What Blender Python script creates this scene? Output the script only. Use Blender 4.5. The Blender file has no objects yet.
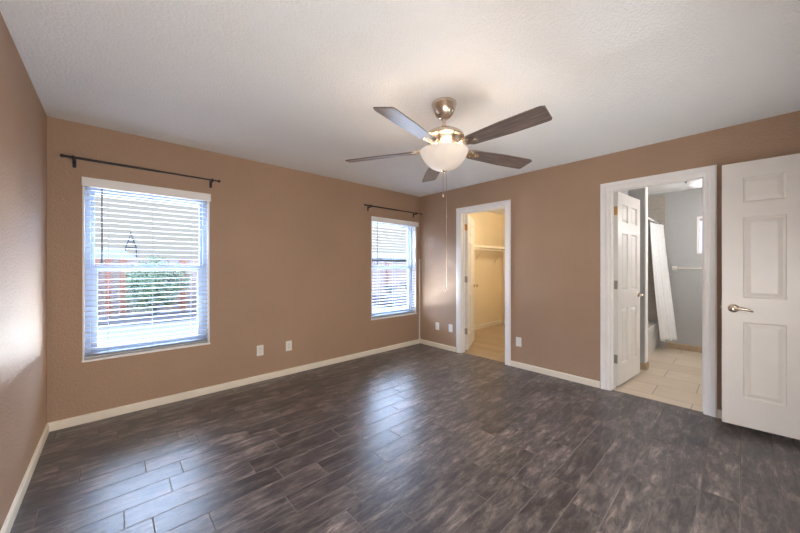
import bpy, bmesh, math, random
from mathutils import Vector, Matrix
random.seed(7)
S = bpy.context.scene
COL = S.collection
PI = math.pi

# ------------------------------------------------------------------ camera
CAM_H = 1.277
cd = bpy.data.cameras.new('camera')
cam = bpy.data.objects.new('camera', cd); COL.objects.link(cam)
cam.location = (0, 0, CAM_H)
cam.rotation_euler = (math.radians(90), 0, math.radians(47.5 - 90))
cd.sensor_width = 36.0
cd.lens = 312.0 / 800.0 * 36.0
cd.clip_start = 0.02
S.camera = cam
S.view_settings.view_transform = 'Standard'
S.view_settings.look = 'None'
S.view_settings.exposure = 0.40
S.view_settings.gamma = 1.0
S.view_settings.use_curve_mapping = False

# ------------------------------------------------------------------ sky
W = bpy.data.worlds.new('sky'); S.world = W; W.use_nodes = True
nt = W.node_tree; nt.nodes.clear()
o_ = nt.nodes.new('ShaderNodeOutputWorld'); bg = nt.nodes.new('ShaderNodeBackground')
tc = nt.nodes.new('ShaderNodeTexCoord'); sx = nt.nodes.new('ShaderNodeSeparateXYZ')
rp = nt.nodes.new('ShaderNodeValToRGB')
rp.color_ramp.elements[0].position = 0.0; rp.color_ramp.elements[0].color = (0.0175, 0.0175, 0.0175, 1)
rp.color_ramp.elements[1].position = 0.20; rp.color_ramp.elements[1].color = (0.0175, 0.0175, 0.018, 1)
for p_, c_ in ((0.30, (0.46, 0.64, 1.0, 1)), (0.60, (0.46, 0.64, 1.0, 1)), (0.72, (0.12, 0.17, 0.26, 1))):
    e = rp.color_ramp.elements.new(p_); e.color = c_
nt.links.new(tc.outputs['Generated'], sx.inputs[0]); nt.links.new(sx.outputs['Z'], rp.inputs[0])
nt.links.new(rp.outputs[0], bg.inputs[0]); bg.inputs[1].default_value = 30.0
nt.links.new(bg.outputs[0], o_.inputs[0])

# ------------------------------------------------------------------ sun and lights
def light(name, kind, loc, energy, color, rot=(0, 0, 0), **kw):
    d = bpy.data.lights.new(name, kind); d.energy = energy; d.color = color
    for k, v in kw.items(): setattr(d, k, v)
    o = bpy.data.objects.new(name, d); COL.objects.link(o); o.location = loc; o.rotation_euler = rot
    return o
sun = light('sun', 'SUN', (-3, 3, 8), 2.0, (1.0, 0.95, 0.88), angle=0.01)
sun.rotation_euler = Vector((1.0, 0.35, -1.15)).to_track_quat('-Z', 'Y').to_euler()
# two added soft fill lights behind the photographer, not lamps of the room
fill = light('room_fill_light', 'AREA', (1.2, -0.60, 0.85), 64, (1.0, 0.98, 0.96), shape='RECTANGLE', size=2.9, size_y=1.1)
fill.rotation_euler = Vector((0.1, 1.0, -0.3)).to_track_quat('-Z', 'Y').to_euler()
side = light('side_fill_light', 'AREA', (-0.353, -0.28, 1.0), 14, (1.0, 0.98, 0.95), shape='RECTANGLE', size=0.6, size_y=1.2)  # second added fill, aimed at the east wall
side.rotation_euler = Vector((1.0, 0.25, 0.1)).to_track_quat('-Z', 'Y').to_euler()
# added lamps outside, below the sill line, standing in for ground bounce
for nm_, x_ in (('window_fill_left', 0.26), ('window_fill_corner', 3.2)):
    pb = light(nm_, 'AREA', (x_, 4.9, 0.12), 620, (0.96, 0.98, 1.0), shape='RECTANGLE', size=2.4, size_y=1.0)
    pb.rotation_euler = Vector((0.0, -1.0, 0.9)).to_track_quat('-Z', 'Y').to_euler()

# ------------------------------------------------------------------ materials
def srgb(r, g, b):
    f = lambda c: (c/255/12.92) if c/255 <= 0.04045 else ((c/255+0.055)/1.055)**2.4
    return (f(r), f(g), f(b), 1)

class NT:
    def __init__(s, name):
        s.m = bpy.data.materials.new(name); s.m.use_nodes = True; s.t = s.m.node_tree
        s.b = s.t.nodes['Principled BSDF']; s.out = s.t.nodes['Material Output']
    def n(s, kind, **kw):
        x = s.t.nodes.new(kind)
        for k, v in kw.items(): setattr(x, k, v)
        return x
    def l(s, a, b): s.t.links.new(a, b)
    def math(s, op, a, b=None, c=None):
        x = s.n('ShaderNodeMath', operation=op)
        for i, v in enumerate((a, b, c)):
            if v is None: continue
            if isinstance(v, (int, float)): x.inputs[i].default_value = v
            else: s.l(v, x.inputs[i])
        return x.outputs[0]
    def mix(s, fac, a, b):
        x = s.n('ShaderNodeMix', data_type='RGBA')
        if isinstance(fac, (int, float)): x.inputs[0].default_value = fac
        else: s.l(fac, x.inputs[0])
        for i, v in ((6, a), (7, b)):
            if isinstance(v, tuple): x.inputs[i].default_value = v
            else: s.l(v, x.inputs[i])
        return x.outputs[2]
    def coord(s, scale=(1, 1, 1), loc=(0, 0, 0)):
        c = s.n('ShaderNodeTexCoord'); m = s.n('ShaderNodeMapping')
        m.inputs['Scale'].default_value = scale; m.inputs['Location'].default_value = loc
        s.l(c.outputs['Object'], m.inputs[0]); return m.outputs[0]
    def noise(s, vec, scale, detail=3, rough=0.5):
        x = s.n('ShaderNodeTexNoise'); x.inputs['Scale'].default_value = scale
        x.inputs['Detail'].default_value = detail; x.inputs['Roughness'].default_value = rough
        s.l(vec, x.inputs['Vector']); return x.outputs['Fac']
    def ramp(s, fac, stops, interp='LINEAR'):
        x = s.n('ShaderNodeValToRGB'); x.color_ramp.interpolation = interp
        el = x.color_ramp.elements
        while len(el) < len(stops): el.new(0.5)
        for e_, (p, c) in zip(el, stops):
            e_.position = p; e_.color = c if isinstance(c, tuple) else (c, c, c, 1)
        s.l(fac, x.inputs[0]); return x.outputs[0]
    def bump(s, h, dist=0.002, strength=1.0):
        x = s.n('ShaderNodeBump'); x.inputs['Distance'].default_value = dist
        x.inputs['Strength'].default_value = strength
        s.l(h, x.inputs['Height']); s.l(x.outputs[0], s.b.inputs['Normal'])

def plain(name, col, rough=0.5, metal=0.0, vary=0.06, scale=6, spec=0.5, bump=0):
    k = NT(name); v = k.coord(); nz = k.noise(v, scale, 4)
    d = tuple(max(0, c*(1-vary)) for c in col[:3])+(1,)
    u = tuple(min(1, c*(1+vary)) for c in col[:3])+(1,)
    k.l(k.ramp(nz, [(0.3, d), (0.7, u)]), k.b.inputs['Base Color'])
    k.b.inputs['Roughness'].default_value = rough; k.b.inputs['Metallic'].default_value = metal
    k.b.inputs['Specular IOR Level'].default_value = spec
    if bump: k.bump(k.noise(v, 260, 2), bump)
    return k.m

def peel(name, col, scale=75, dist=0.0016, rough=0.55, spec=0.4, vary=0.05):
    k = NT(name); v = k.coord()
    a = k.noise(v, scale, 3, 0.55); b = k.noise(v, scale*0.35, 2, 0.5)
    big = k.noise(v, 1.3, 4)
    d = tuple(c*(1-vary) for c in col[:3])+(1,); u = tuple(min(1, c*(1+vary)) for c in col[:3])+(1,)
    k.l(k.ramp(big, [(0.3, d), (0.7, u)]), k.b.inputs['Base Color'])
    h = k.math('ADD', k.ramp(a, [(0.40, 0.0), (0.60, 1.0)]), k.math('MULTIPLY', b, 0.6))
    k.bump(h, dist)
    k.b.inputs['Roughness'].default_value = rough; k.b.inputs['Specular IOR Level'].default_value = spec
    return k.m

M = {}
M['wall'] = peel('tan_wall_paint', srgb(170, 140, 115), rough=0.58, spec=0.6)
M['ceiling'] = peel('white_ceiling_texture', srgb(240, 240, 239), 70, 0.0022, 0.8, 0.2, 0.02)
M['closet_wall'] = peel('cream_closet_paint', srgb(228, 212, 182), 60, 0.001)
M['bath_wall'] = peel('grey_bath_paint', srgb(168, 168, 168), 60, 0.001)
M['trim'] = plain('white_trim_paint', srgb(240, 237, 234), 0.35, vary=0.02)
M['base'] = plain('cream_baseboard_paint', srgb(232, 222, 204), 0.4, vary=0.03)
M['door'] = plain('white_door_paint', srgb(226, 221, 215), 0.38, vary=0.02)
M['plastic'] = plain('white_plastic', srgb(232, 230, 224), 0.35, vary=0.01)
M['slot'] = plain('dark_slot', srgb(60, 55, 52), 0.5)
M['vinyl'] = plain('sky_tinted_vinyl', srgb(172, 190, 220), 0.4, vary=0.02)  # blue sky cast on white vinyl, put into the base colour
M['nickel'] = plain('brushed_nickel', srgb(214, 200, 184), 0.26, 1.0, vary=0.05, scale=40)
M['hinge'] = plain('hinge_metal', srgb(165, 158, 148), 0.35, 1.0)
M['brass'] = plain('brass_metal', srgb(205, 160, 105), 0.35, 1.0)
M['rim'] = plain('dull_bronze_rim', srgb(118, 112, 108), 0.45, 0.5)
M['black'] = plain('dark_rod_metal', srgb(52, 48, 52), 0.4, 0.3)
M['chrome'] = plain('chrome', srgb(210, 210, 212), 0.12, 1.0, vary=0.02)
M['wand'] = plain('wand_plastic', srgb(96, 84, 112), 0.3)
M['tub'] = plain('white_enamel', srgb(236, 234, 230), 0.12, vary=0.01)
M['wire'] = plain('white_coated_wire', srgb(236, 230, 216), 0.35)

def blade_mat():
    k = NT('dark_weathered_blade_wood'); v = k.coord((3, 46, 46)); nz = k.noise(v, 2.0, 6, 0.65)
    k.l(k.ramp(nz, [(0.3, srgb(72, 62, 58)), (0.55, srgb(108, 94, 88)), (0.75, srgb(146, 132, 124))]), k.b.inputs['Base Color'])
    k.b.inputs['Roughness'].default_value = 0.32
    k.b.inputs['Coat Weight'].default_value = 0.5; k.b.inputs['Coat Roughness'].default_value = 0.15
    return k.m
M['blade'] = blade_mat()

def slat_mat():
    k = NT('white_blind_slat'); v = k.coord(); nz = k.noise(v, 30, 2)
    k.l(k.ramp(nz, [(0.3, srgb(166, 166, 166)), (0.7, srgb(174, 174, 174))]), k.b.inputs['Base Color'])
    k.b.inputs['Roughness'].default_value = 0.4
    return k.m
M['slat'] = slat_mat()

def glass_mat():
    k = NT('window_glass'); k.t.nodes.remove(k.b)
    tr = k.n('ShaderNodeBsdfTransparent'); gl = k.n('ShaderNodeBsdfGlossy'); gl.inputs['Roughness'].default_value = 0.02
    fr = k.n('ShaderNodeFresnel'); fr.inputs[0].default_value = 1.15; mx = k.n('ShaderNodeMixShader')
    tr.inputs[0].default_value = (0.95, 0.97, 0.98, 1)
    k.l(fr.outputs[0], mx.inputs[0]); k.l(tr.outputs[0], mx.inputs[1]); k.l(gl.outputs[0], mx.inputs[2])
    k.l(mx.outputs[0], k.out.inputs[0]); return k.m
M['glass'] = glass_mat()

def bowl_mat(name, col, em, cold=False):
    k = NT(name); v = k.coord(); nz = k.noise(v, 9, 4, 0.6)
    c2 = tuple(c*0.9 for c in col[:3])+(1,)
    cc = k.ramp(nz, [(0.3, c2), (0.7, col)])
    k.l(cc, k.b.inputs['Base Color']); k.b.inputs['Roughness'].default_value = 0.45
    k.l(cc, k.b.inputs['Emission Color']); k.b.inputs['Emission Strength'].default_value = em
    return k.m
M['bowl'] = bowl_mat('alabaster_glass', srgb(240, 228, 214), 0.05)
M['bath_dome'] = bowl_mat('frosted_dome_glass', srgb(240, 240, 245), 0.22)
M['frost'] = bowl_mat('frosted_glow_pane', srgb(214, 220, 250), 0.75)  # daylight behind the pane, put in as emission

def floor_mat():
    k = NT('dark_wood_look_tile')
    c = k.n('ShaderNodeTexCoord'); s3 = k.n('ShaderNodeSeparateXYZ'); k.l(c.outputs['Object'], s3.inputs[0])
    X, Y = s3.outputs['X'], s3.outputs['Y']
    PW, PL = 0.1555, 0.61
    yr = k.math('DIVIDE', k.math('ADD', Y, 5*PW), PW)
    row = k.math('FLOOR', yr); fy = k.math('FRACT', yr)
    known = {16: .146, 15: .317, 14: .245, 13: .037, 12: .145, 11: .362, 5: .545, 3: .604, 2: .504}
    rs = random.Random(3); N = 30
    stops = []
    for i in range(N):
        r = i-5
        stops.append((i/N, known.get(r, rs.uniform(0, .6))/PL))
    off = k.ramp(k.math('DIVIDE', k.math('ADD', row, 0.5), N), stops, 'CONSTANT')
    sep = k.n('ShaderNodeSeparateColor'); k.l(off, sep.inputs[0]); off = sep.outputs[0]
    xr = k.math('SUBTRACT', k.math('DIVIDE', X, PL), off)
    xr = k.math('ADD', xr, 20.0)
    colm = k.math('FLOOR', xr); fx = k.math('FRACT', xr)
    # grout mask
    gx = k.math('MINIMUM', fx, k.math('SUBTRACT', 1.0, fx)); gx = k.math('MULTIPLY', gx, PL)
    gy = k.math('MINIMUM', fy, k.math('SUBTRACT', 1.0, fy)); gy = k.math('MULTIPLY', gy, PW)
    g = k.math('MINIMUM', gx, gy)
    gm = k.ramp(k.math('DIVIDE', g, 0.01), [(0.17, 1.0), (0.29, 0.0)])
    # random per plank
    cmb = k.n('ShaderNodeCombineXYZ'); k.l(row, cmb.inputs[0]); k.l(colm, cmb.inputs[1])
    wn = k.n('ShaderNodeTexWhiteNoise', noise_dimensions='3D'); k.l(cmb.outputs[0], wn.inputs['Vector'])
    rnd = wn.outputs['Value']
    # coordinates shifted per plank
    sc = k.n('ShaderNodeVectorMath', operation='SCALE'); k.l(wn.outputs['Color'], sc.inputs[0]); sc.inputs['Scale'].default_value = 9.0
    ad = k.n('ShaderNodeVectorMath', operation='ADD'); k.l(c.outputs['Object'], ad.inputs[0]); k.l(sc.outputs[0], ad.inputs[1])
    mp = k.n('ShaderNodeMapping'); mp.inputs['Scale'].default_value = (1.0, 4.5, 1.0); k.l(ad.outputs[0], mp.inputs[0])
    mp2 = k.n('ShaderNodeMapping'); mp2.inputs['Scale'].default_value = (1.0, 2.4, 1.0); k.l(ad.outputs[0], mp2.inputs[0])
    grain = k.n('ShaderNodeTexNoise'); grain.inputs['Scale'].default_value = 6.0; grain.inputs['Detail'].default_value = 12
    grain.inputs['Roughness'].default_value = 0.76; grain.inputs['Distortion'].default_value = 0.6; k.l(mp.outputs[0], grain.inputs['Vector'])
    blot = k.noise(mp2.outputs[0], 5.0, 5, 0.62)
    base = k.ramp(grain.outputs['Fac'], [(0.30, srgb(38, 34, 35)), (0.45, srgb(66, 60, 60)), (0.58, srgb(98, 89, 85)), (0.72, srgb(150, 136, 126))])
    worn = k.ramp(grain.outputs['Fac'], [(0.30, srgb(60, 54, 53)), (0.48, srgb(104, 94, 90)), (0.68, srgb(168, 153, 142))])
    cc = k.mix(k.ramp(blot, [(0.46, 0.0), (0.62, 0.9)]), base, worn)
    bright = k.math('ADD', 0.72, k.math('MULTIPLY', rnd, 0.5))
    sc2 = k.n('ShaderNodeVectorMath', operation='SCALE'); k.l(cc, sc2.inputs[0]); k.l(bright, sc2.inputs['Scale'])
    fin = k.mix(gm, sc2.outputs[0], srgb(118, 109, 104))
    k.l(k.math('SUBTRACT', 0.62, k.math('MULTIPLY', gm, 0.5)), k.b.inputs['Specular IOR Level'])
    k.l(fin, k.b.inputs['Base Color'])
    rr = k.math('ADD', 0.27, k.math('MULTIPLY', grain.outputs['Fac'], 0.18))
    k.l(k.math('ADD', k.math('SUBTRACT', rr, 0.02), k.math('MULTIPLY', gm, 0.5)), k.b.inputs['Roughness'])
    h = k.math('SUBTRACT', k.math('MULTIPLY', grain.outputs['Fac'], 0.35), k.math('MULTIPLY', gm, 0.9))
    k.bump(h, 0.0022)
    return k.m
M['floor'] = floor_mat()

def brick_floor(name, c1, c2, gr, bw, bh, rot, mort=0.004, off=0.5, rough=0.3):
    k = NT(name); c = k.n('ShaderNodeTexCoord'); m = k.n('ShaderNodeMapping'); k.l(c.outputs['Object'], m.inputs[0])
    m.inputs['Rotation'].default_value = rot
    b = k.n('ShaderNodeTexBrick'); k.l(m.outputs[0], b.inputs['Vector']); b.offset = off
    b.inputs['Scale'].default_value = 1.0; b.inputs['Brick Width'].default_value = bw; b.inputs['Row Height'].default_value = bh
    b.inputs['Mortar Size'].default_value = mort; b.inputs['Color1'].default_value = c1; b.inputs['Color2'].default_value = c2
    b.inputs['Mortar'].default_value = gr
    mm = k.n('ShaderNodeMapping'); mm.inputs['Scale'].default_value = (1, 5, 5); k.l(m.outputs[0], mm.inputs[0])
    nz = k.noise(mm.outputs[0], 4, 5, 0.6)
    sc = k.n('ShaderNodeVectorMath', operation='SCALE'); k.l(b.outputs['Color'], sc.inputs[0])
    k.l(k.math('ADD', 0.8, k.math('MULTIPLY', nz, 0.4)), sc.inputs['Scale'])
    k.l(sc.outputs[0], k.b.inputs['Base Color']); k.b.inputs['Roughness'].default_value = rough
    return k.m
M['bath_floor'] = brick_floor('beige_stone_tile', srgb(206, 190, 170), srgb(196, 178, 156), srgb(150, 134, 118), 0.6, 0.36, (0, 0, PI/2))
M['bath_tile'] = brick_floor('beige_wall_tile', srgb(176, 168, 158), srgb(168, 160, 150), srgb(156, 148, 138), 0.3, 0.2, (PI/2, 0, 0))
M['closet_floor'] = brick_floor('light_wood_plank', srgb(176, 156, 130), srgb(160, 140, 116), srgb(128, 110, 92), 1.2, 0.155, (0, 0, PI/2), 0.002)
M['tile_base'] = plain('tan_tile_skirting', srgb(170, 148, 124), 0.4, vary=0.12, scale=14)

def curtain_mat():
    k = NT('white_curtain_fabric'); v = k.coord(); nz = k.noise(v, 60, 3)
    k.l(k.ramp(nz, [(0.3, srgb(222, 222, 222)), (0.7, srgb(236, 236, 236))]), k.b.inputs['Base Color'])
    k.b.inputs['Roughness'].default_value = 0.7; k.bump(k.noise(v, 300, 2), 0.0008); return k.m
M['curtain'] = curtain_mat()

def outdoor(name, stops, scale, stretch=(1, 1, 1), rough=0.9, bump=0.0):
    k = NT(name); v = k.coord(stretch); nz = k.noise(v, scale, 6, 0.65)
    stops = [(p, tuple(c*0.42 for c in q[:3])+(1,)) for p, q in stops]
    k.l(k.ramp(nz, stops), k.b.inputs['Base Color']); k.b.inputs['Roughness'].default_value = rough
    if bump: k.bump(nz, bump)
    return k.m
M['gravel'] = outdoor('pale_gravel', [(0.3, srgb(96, 87, 80)), (0.7, srgb(110, 102, 94))], 14)
M['lawn'] = outdoor('dry_lawn', [(0.3, srgb(78, 84, 60)), (0.55, srgb(94, 98, 74)), (0.75, srgb(112, 108, 92))], 22)
M['mulch'] = outdoor('bark_mulch', [(0.35, srgb(52, 40, 36)), (0.65, srgb(84, 66, 58))], 30, bump=0.02)
M['fence'] = outdoor('pink_fence_board', [(0.3, srgb(142, 114, 100)), (0.7, srgb(162, 138, 122))], 4, (6, 6, 0.6))
M['fence_post'] = outdoor('orange_fence_post', [(0.3, srgb(142, 76, 44)), (0.7, srgb(164, 100, 66))], 4, (6, 6, 0.6))
M['leaf'] = outdoor('green_leaf', [(0.3, srgb(62, 84, 46)), (0.5, srgb(96, 116, 76)), (0.72, srgb(150, 160, 132))], 16)
M['twig'] = outdoor('grey_twig', [(0.3, srgb(84, 78, 75)), (0.7, srgb(124, 118, 114))], 12)
M['block'] = outdoor('concrete_block', [(0.3, srgb(100, 92, 90)), (0.7, srgb(122, 114, 110))], 8)
M['stucco'] = outdoor('beige_stucco', [(0.3, srgb(150, 138, 128)), (0.7, srgb(162, 150, 140))], 6)
M['roof'] = outdoor('beige_roof_tile', [(0.3, srgb(74, 58, 50)), (0.7, srgb(86, 70, 62))], 10)
M['tower'] = plain('grey_tower_paint', srgb(34, 32, 33), 0.9)

# ------------------------------------------------------------------ mesh helpers
class MB:
    def __init__(s): s.v = []; s.f = []; s.sm = []
    def add(s, vs, fs, smooth=False):
        b = len(s.v); s.v += [tuple(p) for p in vs]; s.f += [tuple(i+b for i in q) for q in fs]; s.sm += [smooth]*len(fs); return s
    def box(s, a, b):
        x0, x1 = sorted((a[0], b[0])); y0, y1 = sorted((a[1], b[1])); z0, z1 = sorted((a[2], b[2]))
        return s.add([(x0, y0, z0), (x1, y0, z0), (x1, y1, z0), (x0, y1, z0), (x0, y0, z1), (x1, y0, z1), (x1, y1, z1), (x0, y1, z1)],
                     [(0, 3, 2, 1), (4, 5, 6, 7), (0, 1, 5, 4), (1, 2, 6, 5), (2, 3, 7, 6), (3, 0, 4, 7)])
    def bbox(s, a, b, r=0.002, seg=2):
        bm = bmesh.new(); bmesh.ops.create_cube(bm, size=1)
        for v in bm.verts:
            v.co = Vector(((a[0]+b[0])/2+v.co.x*abs(b[0]-a[0]), (a[1]+b[1])/2+v.co.y*abs(b[1]-a[1]), (a[2]+b[2])/2+v.co.z*abs(b[2]-a[2])))
        bmesh.ops.bevel(bm, geom=bm.edges[:], offset=r, segments=seg, affect='EDGES', profile=0.5)
        bm.verts.index_update()
        s.add([v.co[:] for v in bm.verts], [tuple(v.index for v in f.verts) for f in bm.faces], False); bm.free(); return s
    def tube(s, pts, r, n=12, caps=True, smooth=True):
        pts = [Vector(p) for p in pts]; rs = r if isinstance(r, (list, tuple)) else [r]*len(pts)
        rings = []; up = None
        for i, p in enumerate(pts):
            t = (pts[min(i+1, len(pts)-1)]-pts[max(i-1, 0)]).normalized()
            if up is None:
                up = Vector((0, 0, 1)) if abs(t.z) < 0.9 else Vector((1, 0, 0))
            a = t.cross(up).normalized(); b = a.cross(t).normalized(); up = b
            rings.append([p+(a*math.cos(2*PI*k/n)+b*math.sin(2*PI*k/n))*rs[i] for k in range(n)])
        vs = [q for R_ in rings for q in R_]; fs = []
        for i in range(len(rings)-1):
            for k in range(n):
                fs.append((i*n+k, i*n+(k+1) % n, (i+1)*n+(k+1) % n, (i+1)*n+k))
        s.add(vs, fs, smooth)
        if caps:
            s.add(rings[0], [tuple(range(n))]); s.add(rings[-1], [tuple(reversed(range(n)))])
        return s
    def lathe(s, prof, c=(0, 0, 0), n=40, smooth=True, axis='Z'):
        vs = []
        for r, z in prof:
            for k in range(n):
                a = 2*PI*k/n; x, y = r*math.cos(a), r*math.sin(a)
                if axis == 'Z': vs.append((c[0]+x, c[1]+y, c[2]+z))
                elif axis == 'X': vs.append((c[0]+z, c[1]+x, c[2]+y))
                else: vs.append((c[0]+x, c[1]+z, c[2]+y))
        fs = [(i*n+k, i*n+(k+1) % n, (i+1)*n+(k+1) % n, (i+1)*n+k) for i in range(len(prof)-1) for k in range(n)]
        return s.add(vs, fs, smooth)
    def prism(s, poly, z0, z1):
        n = len(poly)
        vs = [(x, y, z0) for x, y in poly]+[(x, y, z1) for x, y in poly]
        return s.add(vs, [tuple(reversed(range(n))), tuple(range(n, 2*n))]+[(i, (i+1) % n, n+(i+1) % n, n+i) for i in range(n)])
    def xf(s, mat):
        s.v = [tuple(mat @ Vector(p)) for p in s.v]; return s
    def build(s, name, mat, parent=None, loc=None, fix=True):
        me = bpy.data.meshes.new(name)
        o0 = Vector(loc) if loc is not None else Vector((0, 0, 0))
        me.from_pydata([tuple(Vector(p)-o0) for p in s.v], [], s.f)
        if fix:
            bm = bmesh.new(); bm.from_mesh(me); bmesh.ops.recalc_face_normals(bm, faces=bm.faces); 
            bm.to_mesh(me); bm.free()
        for p, q in zip(me.polygons, s.sm): p.use_smooth = q
        me.materials.append(mat)
        ob = bpy.data.objects.new(name, me); COL.objects.link(ob)
        if parent is not None: ob.parent = parent
        elif loc is not None: ob.location = loc
        return ob

def tag(o, label, cat, group=None, kind=None):
    o['label'] = label; o['category'] = cat
    if group: o['group'] = group
    if kind: o['kind'] = kind
    return o
def empty(name, loc=(0, 0, 0), rz=0.0):
    o = bpy.data.objects.new(name, None); COL.objects.link(o); o.location = loc; o.rotation_euler = (0, 0, rz)
    o.empty_display_size = 0.1; return o
def thing(name, label, cat, loc=(0, 0, 0), rz=0.0, group=None): return tag(empty(name, loc, rz), label, cat, group)
def struct(o, label=None):
    o['kind'] = 'structure'
    if label: o['label'] = label
    return o
def part(mb, name, mat, root): return mb.build(name, mat, root, loc=root.location)   # coordinates given in the world, root not rotated

def holed(a, b, holes, axis):
    """box a-b with rectangular holes; axis = the horizontal axis the wall runs along (0 or 1); holes = (u0,u1,z0,z1)"""
    mb = MB(); us = sorted({a[axis], b[axis], *[h[0] for h in holes], *[h[1] for h in holes]})
    zs = sorted({a[2], b[2], *[h[2] for h in holes], *[h[3] for h in holes]})
    for i in range(len(us)-1):
        for j in range(len(zs)-1):
            um, zm = (us[i]+us[i+1])/2, (zs[j]+zs[j+1])/2
            if any(h[0] < um < h[1] and h[2] < zm < h[3] for h in holes): continue
            p = list(a); q = list(b); p[axis], q[axis] = us[i], us[i+1]; p[2], q[2] = zs[j], zs[j+1]
            mb.box(p, q)
    bm = bmesh.new(); vs = [bm.verts.new(v) for v in mb.v]
    for f in mb.f: bm.faces.new([vs[i] for i in f])
    bmesh.ops.remove_doubles(bm, verts=bm.verts, dist=1e-5)
    # drop the inner faces two neighbouring boxes share
    seen = {}
    for f in bm.faces: seen.setdefault(tuple(round(c, 4) for c in f.calc_center_median()), []).append(f)
    dead = [f for k_, l_ in seen.items() if len(l_) > 1 for f in l_]
    bmesh.ops.delete(bm, geom=dead, context='FACES')
    bm.verts.index_update(); out = MB()
    out.add([v.co[:] for v in bm.verts], [tuple(v.index for v in f.verts) for f in bm.faces]); bm.free()
    return out

# ------------------------------------------------------------------ room shell
XW, XE, YS, YN, H = -0.383, 3.77, -0.66, 3.62, 2.44
XE2 = 3.86; XB = 6.42
W1 = (-0.19, 0.71, 0.50, 2.00); W2 = (2.75, 3.68, 0.50, 2.00)
D1 = (2.065, 2.795, -0.01, 2.075)     # closet opening incl. jambs (y0,y1,z0,z1)
D2 = (0.20, 0.915, -0.01, 2.075)      # bath opening
D3 = (2.865, 3.655, -0.01, 2.108)       # entry opening in the south wall (x)

struct(MB().box((XW-0.15, YS-1.4, -0.12), (XE+0.07, YN+0.16, 0)).build('floor', M['floor']))
struct(MB().box((XE+0.07, YS-1.4, -0.12), (XB+0.15, 1.8, 0.0)).build('floor_bath', M['bath_floor']))
struct(MB().box((XE+0.07, 1.8, -0.12), (XB+0.15, YN+0.16, 0.0)).build('floor_closet', M['closet_floor']))
struct(MB().box((XW-0.15, YS-1.4, H), (XB+0.15, YN+0.16, H+0.15)).build('ceiling', M['ceiling']))
struct(holed((XW-0.15, YN, 0), (XE2, YN+0.16, H), [W1, W2], 0).build('wall_north', M['wall']))
struct(MB().box((XE2, YN, 0), (XB+0.15, YN+0.16, H)).build('wall_closet_north', M['closet_wall']))
struct(holed((XE, YS-1.4, 0), (XE2, YN, H), [D1, D2], 1).build('wall_east', M['wall']))
struct(MB().box((XW-0.15, YS-1.4, 0), (XW, YN, H)).build('wall_west', M['wall']))
struct(holed((XW, YS-0.12, 0), (XE, YS, H), [D3], 0).build('wall_south', M['wall']))
struct(MB().box((XW, YS-1.4, 0), (XE, YS-1.28, H)).build('wall_hall', M['wall']))
# rooms behind the east wall
struct(MB().box((XB, 1.8, 0), (XB+0.15, YN, H)).build('wall_closet_east', M['closet_wall']))
struct(MB().box((XE2, 1.86, 0), (XB, 1.9, H)).build('wall_closet_south', M['closet_wall']))
struct(MB().box((XE2, 1.9, 0), (XE2+0.006, D1[0], H)).build('wall_closet_west', M['closet_wall']))
struct(holed((XB, -1.2, 0), (XB+0.15, 1.8, H), [(-0.35, 0.44, 1.47, 2.02)], 1).build('wall_bath_east', M['bath_wall']))
struct(MB().box((XE2, -1.2, 0), (XB, -1.1, H)).build('wall_bath_south', M['bath_wall']))
struct(MB().box((XE2, 0.96, 0), (4.83, 1.06, H)).box((4.83, 0.80, 0), (4.95, 1.80, H)).build('wall_bath_north', M['bath_wall']))
struct(MB().box((4.95, 1.70, 0), (XB, 1.80, H)).build('wall_tub', M['bath_tile']))
# tile surround on the east wall of the tub alcove
struct(MB().box((XB-0.012, 0.80, 0.42), (XB, 1.70, 2.40)).build('trim_tub_tile', M['bath_tile']))
# lit end of the tub wing wall, its brightness put into a white strip
struct(MB().bbox((4.832, 0.788, 0.085), (4.962, 0.80, H), 0.003).build('trim_tub_lit_end', M['trim']))

# baseboards
def baseboard(name, a, b, nrm, h=0.068, t=0.014, mat=None):
    """a,b = (x,y) ends on the wall face; nrm = direction into the room"""
    prof = [(0, 0), (t, 0), (t, h-0.012), (t*0.55, h-0.002), (0, h)]
    A, B, N = Vector((*a, 0)), Vector((*b, 0)), Vector((*nrm, 0))
    vs = [A+N*p+Vector((0, 0, z)) for p, z in prof]+[B+N*p+Vector((0, 0, z)) for p, z in prof]; n = len(prof)
    mb = MB().add(vs, [tuple(range(n)), tuple(range(n, 2*n))]+[(i, (i+1) % n, n+(i+1) % n, n+i) for i in range(n)])
    return struct(mb.build(name, mat or M['base']))
baseboard('baseboard_north', (XW, YN), (XE, YN), (0, -1))
baseboard('baseboard_west', (XW, YS), (XW, YN-0.014), (1, 0))
baseboard('baseboard_east', (XE, YN-0.014), (XE, 2.877), (-1, 0))
baseboard('baseboard_east_middle', (XE, 2.003), (XE, 0.999), (-1, 0))
baseboard('baseboard_east_right', (XE, 0.133), (XE, YS), (-1, 0))
baseboard('baseboard_south', (XW+0.014, YS), (D3[0]-0.07, YS), (0, 1))
baseboard('baseboard_closet_north', (XE2, YN), (XB, YN), (0, -1), h=0.085)
baseboard('baseboard_closet_east', (XB, YN-0.014), (XB, 1.9), (-1, 0), h=0.085)
baseboard('baseboard_bath_east', (XB, 0.80), (XB, -1.1), (-1, 0), h=0.09, mat=M['tile_base'])
baseboard('baseboard_bath_corner', (4.83, 0.96), (4.83, 0.787), (-1, 0), h=0.08, mat=M['tile_base'])
struct(MB().bbox((4.818, 0.776, 0), (4.962, 0.80, 0.08), 0.003).build('baseboard_bath_end', M['tile_base']))

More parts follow.
